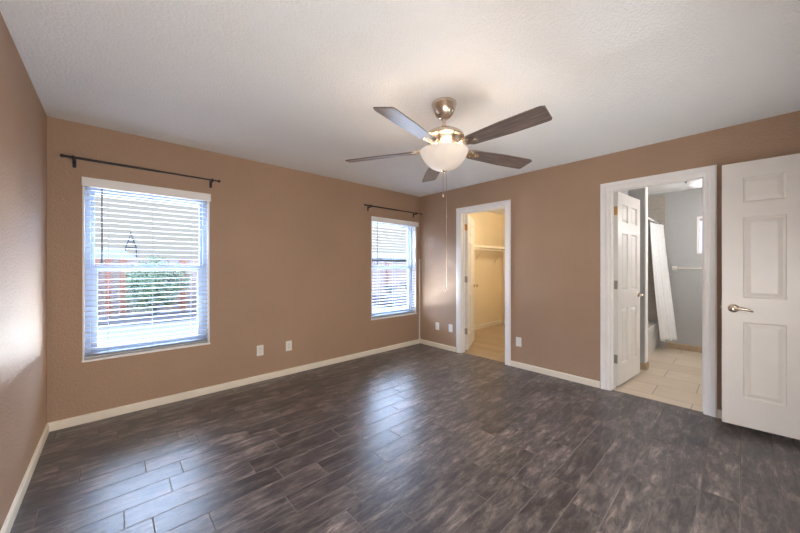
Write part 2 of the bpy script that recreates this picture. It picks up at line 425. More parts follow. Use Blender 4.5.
# door casings (mitred, moulded) and jambs
CPROF = [(-0.006, 0.0), (-0.006, 0.010), (0.004, 0.013), (0.024, 0.012), (0.030, 0.017), (0.062, 0.019), (0.070, 0.016), (0.072, 0.0)]
def casing(name, u0, u1, zt, face, nrm, axis):
    vs = []; L = []
    for d, t in CPROF:
        pts = [(u0-d, 0), (u0-d, zt+d), (u1+d, zt+d), (u1+d, 0)]
        for u, z in pts:
            w = face+nrm*t
            vs.append((w, u, z) if axis == 1 else (u, w, z))
    fs = []
    for i in range(len(CPROF)-1):
        for k in range(3): fs.append((i*4+k, i*4+k+1, (i+1)*4+k+1, (i+1)*4+k))
    return struct(MB().add(vs, fs).build(name, M['trim']))
JT = 0.018
def jamb_mesh(u0, u1, zt, w0, w1, axis, stop_at=None):
    mb = MB()
    def bx(ua, ub, za, zb, wa=w0, wb=w1):
        if axis == 1: mb.box((wa, ua, za), (wb, ub, zb))
        else: mb.box((ua, wa, za), (ub, wb, zb))
    bx(u0, u0+JT, 0, zt); bx(u1-JT, u1, 0, zt); bx(u0+JT, u1-JT, zt-JT, zt)
    if stop_at:
        a, b = stop_at
        bx(u0+JT, u0+JT+0.01, 0, zt-JT, a, b); bx(u1-JT-0.01, u1-JT, 0, zt-JT, a, b); bx(u0+JT+0.01, u1-JT-0.01, zt-JT-0.01, zt-JT, a, b)
    return mb
casing('trim_1', D1[0]+0.006, D1[1]-0.006, D1[3]-0.006, XE, -1, 1)
casing('trim_2', D2[0]+0.006, D2[1]+0.006, D2[3]-0.006, XE, -1, 1)
casing('trim_3', D3[0]+0.006, D3[1]-0.006, D3[3]-0.006, YS, 1, 0)
casing('trim_4', D1[0]+0.006, D1[1]-0.006, D1[3]-0.006, XE2, 1, 1)
casing('trim_5', D2[0]+0.006, D2[1]-0.03, D2[3]-0.006, XE2, 1, 1)
# thresholds
struct(MB().bbox((XE+0.03, D2[0]+JT, 0.0), (XE2-0.02, D2[1]-JT, 0.006), 0.002).build('trim_bath_threshold', M['bath_floor']))
struct(MB().bbox((XE+0.05, D1[0]+JT, 0.0), (XE2-0.03, D1[1]-JT, 0.005), 0.002).build('trim_closet_threshold', M['closet_floor']))

# panelled doors -----------------------------------------------------------
def leaf_mesh(w, h, t, z0):
    st, mul = 0.112, 0.105
    pw = (w-2*st-mul)/2
    xs = [(st, st+pw), (st+pw+mul, w-st)]
    zs = [(0.215, 0.80), (0.985, 1.60), (1.715, 1.905)]
    panels = [(x0, x1, a, b) for x0, x1 in xs for a, b in zs]
    gx = sorted({0, w, *[v for p in xs for v in p]}); gz = sorted({0, h, *[v for p in zs for v in p]})
    mb = MB()
    for side in (0, 1):
        Y = 0 if side == 0 else t; s = 1 if side == 0 else -1
        for i in range(len(gx)-1):
            for j in range(len(gz)-1):
                x0, x1, a, b = gx[i], gx[i+1], gz[j], gz[j+1]
                if (x0, x1, a, b) in panels: continue
                mb.add([(x0, Y, z0+a), (x1, Y, z0+a), (x1, Y, z0+b), (x0, Y, z0+b)], [(0, 1, 2, 3)])
        for x0, x1, a, b in panels:
            rings = [(0, 0), (0.003, 0.006), (0.008, 0.011), (0.013, 0.012), (0.016, 0.0115), (0.038, 0.003), (0.042, 0.002)]
            vs = []
            for ins, dep in rings:
                yy = Y+s*dep
                vs += [(x0+ins, yy, z0+a+ins), (x1-ins, yy, z0+a+ins), (x1-ins, yy, z0+b-ins), (x0+ins, yy, z0+b-ins)]
            fs = [(r*4+k, r*4+(k+1) % 4, (r+1)*4+(k+1) % 4, (r+1)*4+k) for r in range(len(rings)-1) for k in range(4)]
            n = (len(rings)-1)*4; fs.append((n, n+1, n+2, n+3)); mb.add(vs, fs)
    # edges
    mb.add([(0, 0, z0), (0, t, z0), (0, t, z0+h), (0, 0, z0+h), (w, 0, z0), (w, t, z0), (w, t, z0+h), (w, 0, z0+h)],
           [(0, 1, 2, 3), (4, 7, 6, 5), (0, 4, 5, 1), (3, 2, 6, 7)])
    bm = bmesh.new(); vs = [bm.verts.new(v) for v in mb.v]
    for f in mb.f: bm.faces.new([vs[i] for i in f])
    bmesh.ops.remove_doubles(bm, verts=bm.verts, dist=1e-5); bmesh.ops.recalc_face_normals(bm, faces=bm.faces)
    bm.verts.index_update(); out = MB(); out.add([v.co[:] for v in bm.verts], [tuple(v.index for v in f.verts) for f in bm.faces]); bm.free()
    return out

def lever_mesh(x, z, face, s, dirx):
    """lever handle on the face y=face, sticking out towards s (+1/-1), lever pointing towards dirx"""
    mb = MB()
    prof = [(0.0, 0.014), (0.016, 0.013), (0.026, 0.009), (0.032, 0.004), (0.033, 0.0)]
    mb.lathe([(r, s*q) for r, q in prof], (x, face, z), 32, axis='Y')
    mb.tube([(x, face+s*0.008, z), (x, face+s*0.05, z)], 0.0095, 16)
    pts = []; rad = []
    for i in range(13):
        u = i/12
        pts.append((x+dirx*(u*0.098), face+s*(0.048+0.006*math.sin(u*PI)), z+0.006*math.sin(u*PI*1.0)-0.014*u*u))
        rad.append(0.013-0.005*u if u < 0.96 else 0.004)
    mb.tube(pts, rad, 14)
    return mb
def knob_mesh(x, z, face, s):
    mb = MB()
    prof = [(0.0, 0.0), (0.030, 0.0), (0.031, 0.004), (0.024, 0.009), (0.012, 0.012), (0.011, 0.030), (0.020, 0.036), (0.027, 0.046), (0.026, 0.056), (0.018, 0.063), (0.0, 0.065)]
    return mb.lathe([(r, s*q) for r, q in prof], (x, face, z), 28, axis='Y')
def hinge_mesh(z):
    mb = MB()
    for k in range(5):
        mb.tube([(-0.004, -0.004, z-0.045+k*0.018), (-0.004, -0.004, z-0.045+k*0.018+0.0165)], 0.0065, 12)
    mb.bbox((-0.0015, 0.0, z-0.045), (0.0005, 0.032, z+0.045), 0.0004)      # plate on the leaf edge
    mb.lathe([(0.0, 0.004), (0.004, 0.003), (0.0065, 0.0)], (-0.004, -0.004, z+0.045), 12)
    return mb
def door(name, label, hx, hy, rz, w, t, frame, handle, hingemat, knob=False, flip=False, z0=0.032):
    root = struct(empty(name, (hx, hy, 0), rz), label)
    h = 2.025
    lf = leaf_mesh(w, h, t, z0)
    if flip: lf.v = [(x, -y, z) for x, y, z in lf.v]
    leaf = lf.build('door_leaf', M['door'], root)
    sgn = -1 if flip else 1
    faces = [(0, -1), (t, 1)]
    for fy, s in faces:
        m_ = knob_mesh(w-0.062, 0.955, fy, s) if knob else lever_mesh(w-0.062, 0.952, fy, s, -1)
        if flip: m_.v = [(x, -y, z) for x, y, z in m_.v]
        m_.build('door_handle', M['nickel'], leaf)
    lp = MB().bbox((w-0.0005, t/2-0.012, 0.925), (w+0.0012, t/2+0.012, 0.985), 0.0004).bbox((w, t/2-0.006, 0.948), (w+0.010, t/2+0.006, 0.962), 0.002)
    if flip: lp.v = [(x, -y, z) for x, y, z in lp.v]
    lp.build('latch', M['hinge'], leaf)
    for i, z in enumerate((1.86, 1.085, 0.31)):
        hm = hinge_mesh(z)
        if flip: hm.v = [(x, -y, z_) for x, y, z_ in hm.v]
        hm.build('hinge', hingemat[i], leaf)
    if frame:
        inv = Matrix.Rotation(-rz, 4, 'Z') @ Matrix.Translation((-hx, -hy, 0))
        frame.xf(inv).build('door_frame', M['trim'], root)
    return root
T = 0.035
door('door_1', 'narrow white panelled closet door swung open into the closet', XE2+0.004, D1[1]-JT-0.002, math.radians(26), 0.70, T,
     jamb_mesh(D1[0], D1[1], D1[3], XE, XE2, 1, (XE+0.045, XE2-0.040)), True, [M['brass'], M['hinge'], M['hinge']], knob=True, flip=True)
door('door_2', 'white six-panel door opened into the grey bathroom', XE2+0.004, D2[1]-JT-0.002, math.radians(-5.2), 0.695, T,
     jamb_mesh(D2[0], D2[1], D2[3], XE, XE2, 1, (XE+0.045, XE2-0.040)), True, [M['brass'], M['hinge'], M['hinge']], flip=True)
# entry door, opened back towards the east wall, its leaf edge nearest the bathroom casing
door('door_3', 'wide white panelled door at the right edge with a nickel lever', D3[1]-JT-0.002, YS+0.008, math.radians(90+4.3), 0.755, T,
     jamb_mesh(D3[0], D3[1], D3[3], YS-0.12, YS, 0, (YS-0.08, YS-0.045)), True, [M['hinge']]*3, flip=False, z0=0.052)

# ------------------------------------------------------------------ windows
def window(name, w, label):
    x0, x1, z0, z1 = w
    root = struct(empty(name, ((x0+x1)/2, YN+0.1, z0)), label)
    ya, yb = YN+0.085, YN+0.15
    fw = 0.045
    fr = MB()
    fr.bbox((x0, ya, z0), (x0+fw, yb, z1), 0.004).bbox((x1-fw, ya, z0), (x1, yb, z1), 0.004)
    fr.bbox((x0+fw, ya, z0), (x1-fw, yb, z0+fw+0.01), 0.004).bbox((x0+fw, ya, z1-fw), (x1-fw, yb, z1), 0.004)
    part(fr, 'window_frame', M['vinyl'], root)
    zm = 1.255
    # upper sash sits behind, lower sash in front
    for nm, a, b, yy, sw in (('upper_sash', zm-0.02, z1-fw, YN+0.122, 0.022), ('lower_sash', z0+fw+0.01, zm+0.03, YN+0.094, 0.042)):
        s = MB(); xa, xb = x0+fw, x1-fw
        s.bbox((xa, yy, a), (xa+sw, yy+0.026, b), 0.003).bbox((xb-sw, yy, a), (xb, yy+0.026, b), 0.003)
        s.bbox((xa+sw, yy, a), (xb-sw, yy+0.026, a+sw), 0.003).bbox((xa+sw, yy, b-0.05), (xb-sw, yy+0.026, b), 0.003)
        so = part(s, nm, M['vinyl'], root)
        g = MB().box((xa+sw-0.002, yy+0.012, a+sw-0.002), (xb-sw+0.002, yy+0.015, b-0.048)); 
        p = g.build('pane', M['glass'], so, loc=root.location)
    # white lining of the recess, standing a touch proud of the wall
    L = MB(); t = 0.010
    L.box((x0, YN-0.004, z0), (x0+t, ya, z1)).box((x1-t, YN-0.004, z0), (x1, ya, z1)).box((x0+t, YN-0.004, z1-t), (x1-t, ya, z1))
    part(L, 'window_lining', M['trim'], root)
    part(MB().bbox((x0-0.004, YN-0.016, z0-0.004), (x1+0.004, ya, z0+0.014), 0.003), 'window_sill', M['trim'], root)
    return root
window('window_1', W1, 'large single-hung window on the left looking onto the yard')
window('window_2', W2, 'narrower looking single-hung window next to the room corner')

def blind(w, label, wand_x, wand_z):
    x0, x1, z0, z1 = w
    root = thing('window_blind', label, 'window blind', ((x0+x1)/2, YN+0.03, z0+0.016), group='window blinds')
    a, b = x0+0.014, x1-0.014
    yc = YN+0.035
    sl = MB(); zt, zb = z1-0.085, z0+0.052; n = 32
    for i in range(n):
        z = zt-(zt-zb)*i/(n-1)
        m = 6; vs = []; hw = 0.025; tilt = math.radians(2.0)
        for side in (0, 1):
            for k in range(m+1):
                u = -1+2*k/m; y = u*hw; zz = 0.0022*(1-u*u)+y*math.sin(tilt)-(0.0026 if side else 0)
                vs += [(a, yc+y, z+zz), (b, yc+y, z+zz)]
        fs = []; q = 2*(m+1)
        for k in range(m):
            fs.append((2*k, 2*k+1, 2*k+3, 2*k+2)); fs.append((q+2*k, q+2*k+2, q+2*k+3, q+2*k+1))
        fs += [(0, q, q+1, 1), (2*m, 2*m+1, q+2*m+1, q+2*m)]
        fs += [tuple([2*k for k in range(m+1)]+[q+2*k for k in range(m, -1, -1)]), tuple([2*k+1 for k in range(m+1)]+[q+2*k+1 for k in range(m, -1, -1)])]
        sl.add(vs, fs)
    part(sl, 'slats', M['slat'], root)
    part(MB().bbox((a, yc-0.025, z1-0.06), (b, yc+0.028, z1-0.012), 0.003), 'headrail', M['slat'], root)
    v = MB()
    v.bbox((x0-0.005, YN-0.022, z1-0.068), (x1+0.035 if x0 > 2 else x1+0.008, YN-0.010, z1+0.006), 0.004)
    v.bbox((x1+0.025 if x0 > 2 else x1-0.002, YN-0.012, z1-0.068), (x1+0.035 if x0 > 2 else x1+0.008, YN-0.001, z1+0.006), 0.002)
    part(v, 'valance', M['trim'], root)
    part(MB().bbox((a, yc-0.025, z0+0.017), (b, yc+0.025, z0+0.036), 0.004), 'bottom_rail', M['slat'], root)
    for f in ((0.16, 0.5, 0.84)):
        xc = a+(b-a)*f; c = MB()
        for dy in (-0.026, 0.026): c.tube([(xc, yc+dy, z1-0.06), (xc, yc+dy, z0+0.03)], 0.0012, 6)
        part(c, 'ladder_cord', M['slat'], root)
    wd = MB().tube([(wand_x, YN-0.002, z1-0.072), (wand_x, YN-0.003, wand_z+0.03)], 0.0042, 8).tube([(wand_x, YN-0.003, wand_z+0.03), (wand_x, YN-0.003, wand_z)], 0.0058, 8)
    part(wd, 'tilt_wand', M['wand'], root)
    return root
blind(W1, 'white horizontal slat blind hanging in the large left window', -0.075, 1.31)
blind(W2, 'white horizontal slat blind hanging in the window by the room corner', 2.86, 1.30)

# ------------------------------------------------------------------ curtain rods
def curtain_rod(x0, x1, z, bx, label):
    yr = YN-0.072
    root = thing('curtain_rod', label, 'curtain rod', ((x0+x1)/2, YN-0.001, z), group='curtain rods over the windows')
    xm = (x0+x1)/2
    part(MB().tube([(x0, yr, z), (xm+0.06, yr, z)], 0.0095, 16).tube([(xm, yr, z), (x1, yr, z)], 0.0075, 16), 'pole', M['black'], root)
    for x, s in ((x0, -1), (x1, 1)):
        part(MB().lathe([(0, 0), (0.012, 0), (0.0135, s*0.006), (0.0135, s*0.014), (0.011, s*0.020), (0, s*0.022)], (x, yr, z), 18, axis='X'), 'end_cap', M['black'], root)
    for x in bx:
        m = MB().bbox((x-0.011, YN-0.006, z-0.065), (x+0.011, YN-0.001, z+0.005), 0.002)
        m.bbox((x-0.006, yr-0.006, z-0.022), (x+0.006, YN-0.004, z-0.011), 0.002)
        m.bbox((x-0.006, yr-0.006, z-0.018), (x+0.006, yr+0.004, z-0.008), 0.002)
        m.lathe([(0.013, -0.007), (0.015, -0.007), (0.015, 0.007), (0.013, 0.007)], (x, yr, z), 18, axis='X')
        br = part(m, 'bracket', M['black'], root)
        br_s = MB().lathe([(0, 0), (0.004, 0), (0.004, 0.003), (0, 0.004)], (x, YN-0.0095, z-0.05), 10, axis='Y')
        br_s.build('screw', M['black'], br, loc=root.location)
    return root
curtain_rod(-0.287, 0.770, 2.136, (-0.235, 0.72), 'dark metal curtain rod mounted above the large left window')
curtain_rod(2.60, 3.725, 2.140, (2.69, 3.61), 'dark metal curtain rod above the corner window, end near the east wall')

# ------------------------------------------------------------------ wall plates
def plate(loc, axis, kind, label, group=None):
    root = thing('wall_outlet' if kind == 'duplex' else 'wall_plate', label, 'outlet' if kind == 'duplex' else 'wall plate', loc, 0 if axis == 'N' else -PI/2, 'duplex outlets under the window wall' if kind == 'duplex' else 'wall plates on the closet wall')
    m = MB().bbox((-0.036, -0.006, -0.058), (0.036, 0.0, 0.058), 0.0025, 3)
    cp = m.build('cover_plate', M['plastic'], root)
    if kind == 'duplex':
        for dz in (-0.02, 0.02):
            r = MB().bbox((-0.017, -0.0085, dz-0.014), (0.017, -0.005, dz+0.014), 0.003, 3).build('socket', M['plastic'], root)
            s = MB()
            for dx, hh in ((-0.006, 0.005), (0.006, 0.004)): s.box((dx-0.0012, -0.0089, dz-hh+0.002), (dx+0.0012, -0.0084, dz+hh+0.002))
            s.lathe([(0, -0.0004), (0.0024, -0.0004), (0.0024, 0)], (0, -0.0085, dz-0.008), 10, axis='Y')
            s.build('slots', M['slot'], r)
    elif kind == 'coax':
        MB().lathe([(0, -0.016), (0.0035, -0.016), (0.0035, -0.008), (0.006, -0.008), (0.0065, -0.005)], (0, 0, 0), 14, axis='Y').build('jack', M['brass'], root)
    for dz in ((0,) if kind == 'duplex' else (-0.042, 0.042)):
        MB().lathe([(0, -0.0078), (0.003, -0.0074), (0.0035, -0.006)], (0, 0, dz), 10, axis='Y').build('screw', M['plastic'], root)
    return root
plate((1.20, YN-0.0005, 0.342), 'N', 'duplex', 'white duplex outlet left of the pair under the window wall, nearer the large window')
plate((1.527, YN-0.0005, 0.337), 'N', 'duplex', 'white duplex outlet right of the pair, farther from the large window')
plate((XE-0.0005, 3.237, 0.335), 'E', 'coax', 'pale wall plate nearest the room corner on the closet wall')
plate((XE-0.0005, 2.973, 0.342), 'E', 'blank', 'white wall plate just left of the closet door casing')
plate((XE-0.0005, 1.893, 0.325), 'E', 'blank', 'white wall plate just right of the closet door casing')

# cable cover in the room corner
cr = thing('cable_cover', 'slim white cable cover running up the room corner from the baseboard', 'cable cover', (XE-0.02, YN-0.001, 0.068))
part(MB().bbox((XE-0.030, YN-0.014, 0.07), (XE-0.008, YN-0.001, 1.40), 0.003), 'channel', M['plastic'], cr)
part(MB().bbox((XE-0.033, YN-0.017, 0.069), (XE-0.005, YN-0.001, 0.10), 0.003), 'end_cap', M['plastic'], cr)

# ------------------------------------------------------------------ ceiling fan
FX, FY = 1.735, 1.428
fan = thing('ceiling_fan', 'brushed nickel ceiling fan with five dark wood blades and a glowing glass bowl', 'ceiling fan', (FX, FY, H))
def fp(mb, name, mat, par=None):
    return mb.build(name, mat, par or fan, loc=(0, 0, H))      # coordinates relative to the fan axis, z in the world
c0 = (0, 0, 0)
fp(MB().lathe([(0.0, H-0.001), (0.086, H-0.001), (0.088, H-0.012), (0.084, H-0.022), (0.078, H-0.045), (0.064, H-0.078), (0.046, H-0.098), (0.030, H-0.108), (0.020, H-0.112), (0.0, H-0.112)]), 'canopy', M['nickel'])
fp(MB().lathe([(0.0135, H-0.11), (0.0135, 2.262)]).lathe([(0.0135, 2.275), (0.026, 2.272), (0.032, 2.262), (0.034, 2.240), (0.0, 2.240)]), 'downrod', M['nickel'])
fp(MB().lathe([(0.0, 2.256), (0.034, 2.254), (0.070, 2.246), (0.110, 2.230), (0.136, 2.212), (0.142, 2.198), (0.140, 2.190), (0.128, 2.186), (0.118, 2.178), (0.108, 2.160), (0.098, 2.142), (0.088, 2.130), (0.0, 2.130)]), 'motor_housing', M['nickel'])
fp(MB().lathe([(0.0, 2.131), (0.074, 2.131), (0.078, 2.122), (0.074, 2.104), (0.060, 2.096), (0.0, 2.096)]), 'switch_housing', M['nickel'])
bowl = MB()
outer = [(0.168, 2.098), (0.171, 2.094), (0.168, 2.086), (0.160, 2.066), (0.146, 2.040), (0.124, 2.012), (0.096, 1.988), (0.062, 1.970), (0.030, 1.961), (0.0, 1.958)]
inner = [(0.0, 1.963), (0.030, 1.966), (0.060, 1.975), (0.093, 1.993), (0.120, 2.016), (0.141, 2.043), (0.155, 2.068), (0.162, 2.088), (0.164, 2.098), (0.168, 2.098)]
bowl.lathe(outer, n=56).lathe(inner, n=56)
fp(bowl, 'light_bowl', M['bowl'])
fp(MB().lathe([(0.0, 2.10), (0.0045, 2.10), (0.0045, 1.962)], n=10).lathe([(0.0, 1.960), (0.020, 1.959), (0.021, 1.954), (0.012, 1.949), (0.008, 1.944), (0.010, 1.938), (0.006, 1.932), (0.0, 1.930)]), 'finial', M['nickel'])
for (dx, dy, zt, zb) in ((0.012, -0.012, 1.94, 1.125), (-0.004, 0.006, 1.94, 1.80)):
    ch = MB().tube([(dx, dy, zt), (dx, dy, zb)], 0.0016, 6)
    c_ = fp(ch, 'pull_chain', M['nickel'])
    fp(MB().lathe([(0, zb), (0.004, zb-0.002), (0.0055, zb-0.010), (0.0045, zb-0.026), (0, zb-0.030)], (dx, dy, 0), 12), 'pull_knob', M['nickel'], c_)
T0 = -1.6295
def blade_parts():
    # blade along +x; local z is up
    n = 26; r0, r1 = 0.205, 0.752; top = []; bot = []
    def halfw(u):
        base = 0.050+0.018*min(1, u/0.55)
        if u > 0.93: base *= math.sqrt(max(0.0, 1-((u-0.93)/0.07)**2*0.32))
        if u < 0.06: base *= 0.72+0.28*math.sqrt(max(0.0, 1-((0.06-u)/0.06)**2))
        return base
    out = []
    for i in range(n+1):
        u = i/n; out.append((r0+(r1-r0)*u, halfw(u)))
    poly = [(x, -w) for x, w in out]+[(x+0.0 if x < r1-0.001 else x-0.012, w) for x, w in reversed(out)]
    bl = MB().prism(poly, -0.0035, 0.0035)
    irn = MB()
    prof = [(0.085, 0.020), (0.120, 0.013), (0.160, 0.017), (0.190, 0.034), (0.225, 0.044), (0.258, 0.040), (0.285, 0.022), (0.292, 0.008)]
    irn.prism([(x, -w) for x, w in prof]+[(x, w) for x, w in reversed(prof)], 0.0036, 0.0085)
    irn2 = MB().prism([(x, -w*0.8) for x, w in prof[2:]]+[(x, w*0.8) for x, w in reversed(prof[2:])], -0.0070, -0.0036)
    for sx_, sy_ in ((0.225, -0.022), (0.225, 0.022), (0.265, 0.0)):
        irn2.lathe([(0, -0.010), (0.005, -0.009), (0.0065, -0.007)], (sx_, sy_, 0), 10)
    irn.v += []; b0 = len(irn.v); irn.add(irn2.v, irn2.f)
    return bl, irn
bl, irn = blade_parts()
for k in range(5):
    a = T0+k*2*PI/5
    tilt = Matrix.Rotation(-math.radians(13), 4, 'X'); droop = Matrix.Rotation(math.radians(1.6), 4, 'Y')
    mt = Matrix.Translation((0, 0, 2.112-H)) @ Matrix.Rotation(a, 4, 'Z') @ droop @ tilt
    bo = MB(); bo.add(bl.v, bl.f); ob = bo.build('blade', M['blade'], fan)
    ob.matrix_local = mt
    io = MB(); io.add(irn.v, irn.f)
    # arm that climbs back to the motor
    io.tube([(0.078, 0, 0.034), (0.10, 0, 0.026), (0.135, 0, 0.010), (0.175, 0, 0.006)], [0.012, 0.011, 0.010, 0.008], 10)
    i_o = io.build('blade_bracket', M['nickel'], ob)
light('fan_bulb', 'POINT', (FX, FY, 2.062), 14.0, (1.0, 0.84, 0.68), shadow_soft_size=0.05)

# ------------------------------------------------------------------ closet
sh = thing('closet_shelf', 'white wire closet shelf with hanging rod on the cream closet wall', 'shelf', (5.15, YN-0.001, 1.66))
m = MB()
for i in range(13):
    y = YN-0.006-i*0.0245
    m.tube([(XE2+0.02, y, 1.676), (XB-0.02, y, 1.676)], 0.0026 if i < 12 else 0.0035, 6)
m.tube([(XE2+0.02, YN-0.30, 1.648), (XB-0.02, YN-0.30, 1.648)], 0.0035, 6)
for i in range(84):
    x = XE2+0.03+i*0.03; m.tube([(x, YN-0.004, 1.679), (x, YN-0.300, 1.679), (x, YN-0.3, 1.648)], 0.0016, 4)
part(m, 'wire_deck', M['wire'], sh)
part(MB().bbox((XE2+0.02, YN-0.306, 1.640), (XB-0.02, YN-0.298, 1.682), 0.002), 'front_lip', M['wire'], sh)
part(MB().tube([(XE2+0.02, YN-0.27, 1.605), (XB-0.02, YN-0.27, 1.605)], 0.013, 14), 'hanging_rod', M['wire'], sh)
for x in (4.6, 5.32, 6.10):
    b = MB().tube([(x, YN-0.004, 1.36), (x, YN-0.012, 1.38), (x, YN-0.285, 1.645)], 0.0055, 8)
    b.bbox((x-0.01, YN-0.005, 1.34), (x+0.01, YN-0.001, 1.42), 0.001)
    part(b, 'bracket', M['wire'], sh)
cl = thing('closet_fill_lamp', 'small round white lamp added out of view on the closet ceiling', 'ceiling light', (5.1, 2.25, H))
part(MB().lathe([(0.0, H-0.001), (0.075, H-0.001), (0.078, H-0.02), (0.055, H-0.03), (0.0, H-0.03)], (5.1, 2.25, 0), 28), 'lamp_base', M['plastic'], cl)
part(MB().lathe([(0.0, H-0.12), (0.02, H-0.118), (0.032, H-0.095), (0.028, H-0.065), (0.016, H-0.03)], (5.1, 2.25, 0), 20), 'bulb', bowl_mat('warm_bulb', srgb(255, 225, 180), 6.0), cl)
light('closet_fill_bulb', 'POINT', (5.1, 2.25, 2.24), 34, (1.0, 0.84, 0.62), shadow_soft_size=0.06)  # light of the added closet lamp

# ------------------------------------------------------------------ bathroom
tub = thing('bathtub', 'white alcove bathtub behind the shower curtain', 'bathtub', (5.68, 1.29, 0))
x0, x1, y0, y1, zt = 4.955, XB-0.014, 0.885, 1.695, 0.40
m = MB()
def rrect(xa, xb, ya, yb, r, z, n=6):
    pts = []
    for cx_, cy_, a0 in ((xb-r, yb-r, 0), (xa+r, yb-r, PI/2), (xa+r, ya+r, PI), (xb-r, ya+r, 1.5*PI)):
        for k in range(n+1):
            a = a0+PI/2*k/n; pts.append((cx_+r*math.cos(a), cy_+r*math.sin(a), z))
    return pts
rings = [rrect(x0, x1, y0, y1, 0.012, 0.0), rrect(x0, x1, y0, y1, 0.012, zt-0.05), rrect(x0, x1, y0-0.008, y1, 0.015, zt-0.045), rrect(x0, x1, y0-0.008, y1, 0.015, zt-0.01), rrect(x0+0.008, x1-0.008, y0, y1-0.008, 0.015, zt),
         rrect(x0+0.07, x1-0.07, y0+0.075, y1-0.06, 0.14, zt), rrect(x0+0.085, x1-0.085, y0+0.09, y1-0.075, 0.14, zt-0.02), rrect(x0+0.14, x1-0.20, y0+0.13, y1-0.12, 0.13, 0.10), rrect(x0+0.20, x1-0.26, y0+0.18, y1-0.17, 0.10, 0.07)]
nn = len(rings[0]); vs = [p for R_ in rings for p in R_]
fs = [(i*nn+k, i*nn+(k+1) % nn, (i+1)*nn+(k+1) % nn, (i+1)*nn+k) for i in range(len(rings)-1) for k in range(nn)]
fs.append(tuple(range((len(rings)-1)*nn, len(rings)*nn)))
m.add(vs, fs, False); part(m, 'tub_shell', M['tub'], tub)
part(MB().bbox((x0+0.10, y0-0.006, 0.06), (x1-0.10, y0+0.004, 0.27), 0.004), 'apron_panel', M['tub'], tub)

rod = thing('shower_rod', 'chrome shower rod across the tub alcove', 'shower rod', (5.68, 0.885, 1.97))
part(MB().tube([(4.952, 0.885, 1.965), (XB-0.012, 0.885, 1.965)], 0.0125, 18), 'pole', M['trim'], rod)
for xx, s in ((4.951, 1), (XB-0.013, -1)):
    part(MB().lathe([(0, 0), (0.033, 0), (0.034, s*0.006), (0.026, s*0.018), (0.016, s*0.026), (0.0127, s*0.03)], (xx, 0.885, 1.965), 24, axis='X'), 'flange', M['chrome'], rod)

cur = thing('shower_curtain', 'white fabric shower curtain bunched at the far end of the tub', 'shower curtain', (6.0, 0.87, 1.93))
m = MB(); NU, NV = 120, 40; vs = []
for j in range(NV+1):
    v = j/NV
    for i in range(NU+1):
        u = i/NU
        tx, ty = 5.72+0.60*u, 0.882-0.07*u*u
        bx, by = 6.00+0.20*u, 0.815-0.150*u
        f = v**1.3
        x = tx*(1-f)+bx*f; y = ty*(1-f)+by*f
        amp = 0.011+0.010*math.sin(v*PI*0.6)
        ph = u*2*PI*4.5+0.7*math.sin(v*2.2)
        x += 0.25*amp*math.sin(ph*0.5+1+v); y += amp*math.sin(ph)*(1-0.25*v)-(0.02*v)
        z = 1.925-(1.925-0.175)*v-0.010*math.sin(u*PI*4)*v
        vs.append((x, y, z))
q = NU+1
fs = [(j*q+i, j*q+i+1, (j+1)*q+i+1, (j+1)*q+i) for j in range(NV) for i in range(NU)]
m.add(vs, fs, True)
co = part(m, 'curtain_fabric', M['curtain'], cur)
sol = co.modifiers.new('thickness', 'SOLIDIFY'); sol.thickness = 0.002
for i in range(9):
    x = 5.74+0.58*i/8
    mm = MB(); pts = [(x, 0.885+0.019*math.cos(a*PI/8), 1.952+0.030*math.sin(a*PI/8)) for a in range(17)]
    mm.tube(pts, 0.002, 6, caps=False); part(mm, 'curtain_ring', M['chrome'], cur)

tb = thing('towel_bar', 'white towel bar on the grey bathroom wall below the small window', 'towel bar', (XB-0.001, 0.3, 1.25))
part(MB().tube([(XB-0.06, 0.69, 1.25), (XB-0.06, 0.02, 1.25)], 0.0095, 14), 'bar', M['wire'], tb)
for y in (0.69, 0.02):
    part(MB().bbox((XB-0.012, y-0.03, 1.218), (XB-0.001, y+0.03, 1.282), 0.004).bbox((XB-0.075, y-0.014, 1.232), (XB-0.008, y+0.014, 1.268), 0.005), 'post', M['plastic'], tb)

bw = struct(empty('window_3', (XB+0.05, 0.045, 1.47)), 'small bright bathroom window')
m = MB()
ya_, yb_, za_, zb_ = -0.35, 0.44, 1.47, 2.02
for A, B in (((ya_, za_), (ya_+0.03, zb_)), ((yb_-0.03, za_), (yb_, zb_)), ((ya_+0.03, za_), (yb_-0.03, za_+0.03)), ((ya_+0.03, zb_-0.03), (yb_-0.03, zb_))):
    m.box((XB-0.008, A[0], A[1]), (XB+0.09, B[0], B[1]))
part(m, 'window_frame', M['trim'], bw)
part(MB().box((XB+0.05, ya_+0.02, za_+0.02), (XB+0.056, yb_-0.02, zb_-0.02)), 'pane', M['frost'], bw)
part(MB().bbox((XB-0.002, ya_+0.03, zb_-0.062), (XB+0.035, yb_-0.03, zb_-0.028), 0.003), 'headrail', M['hinge'], bw)

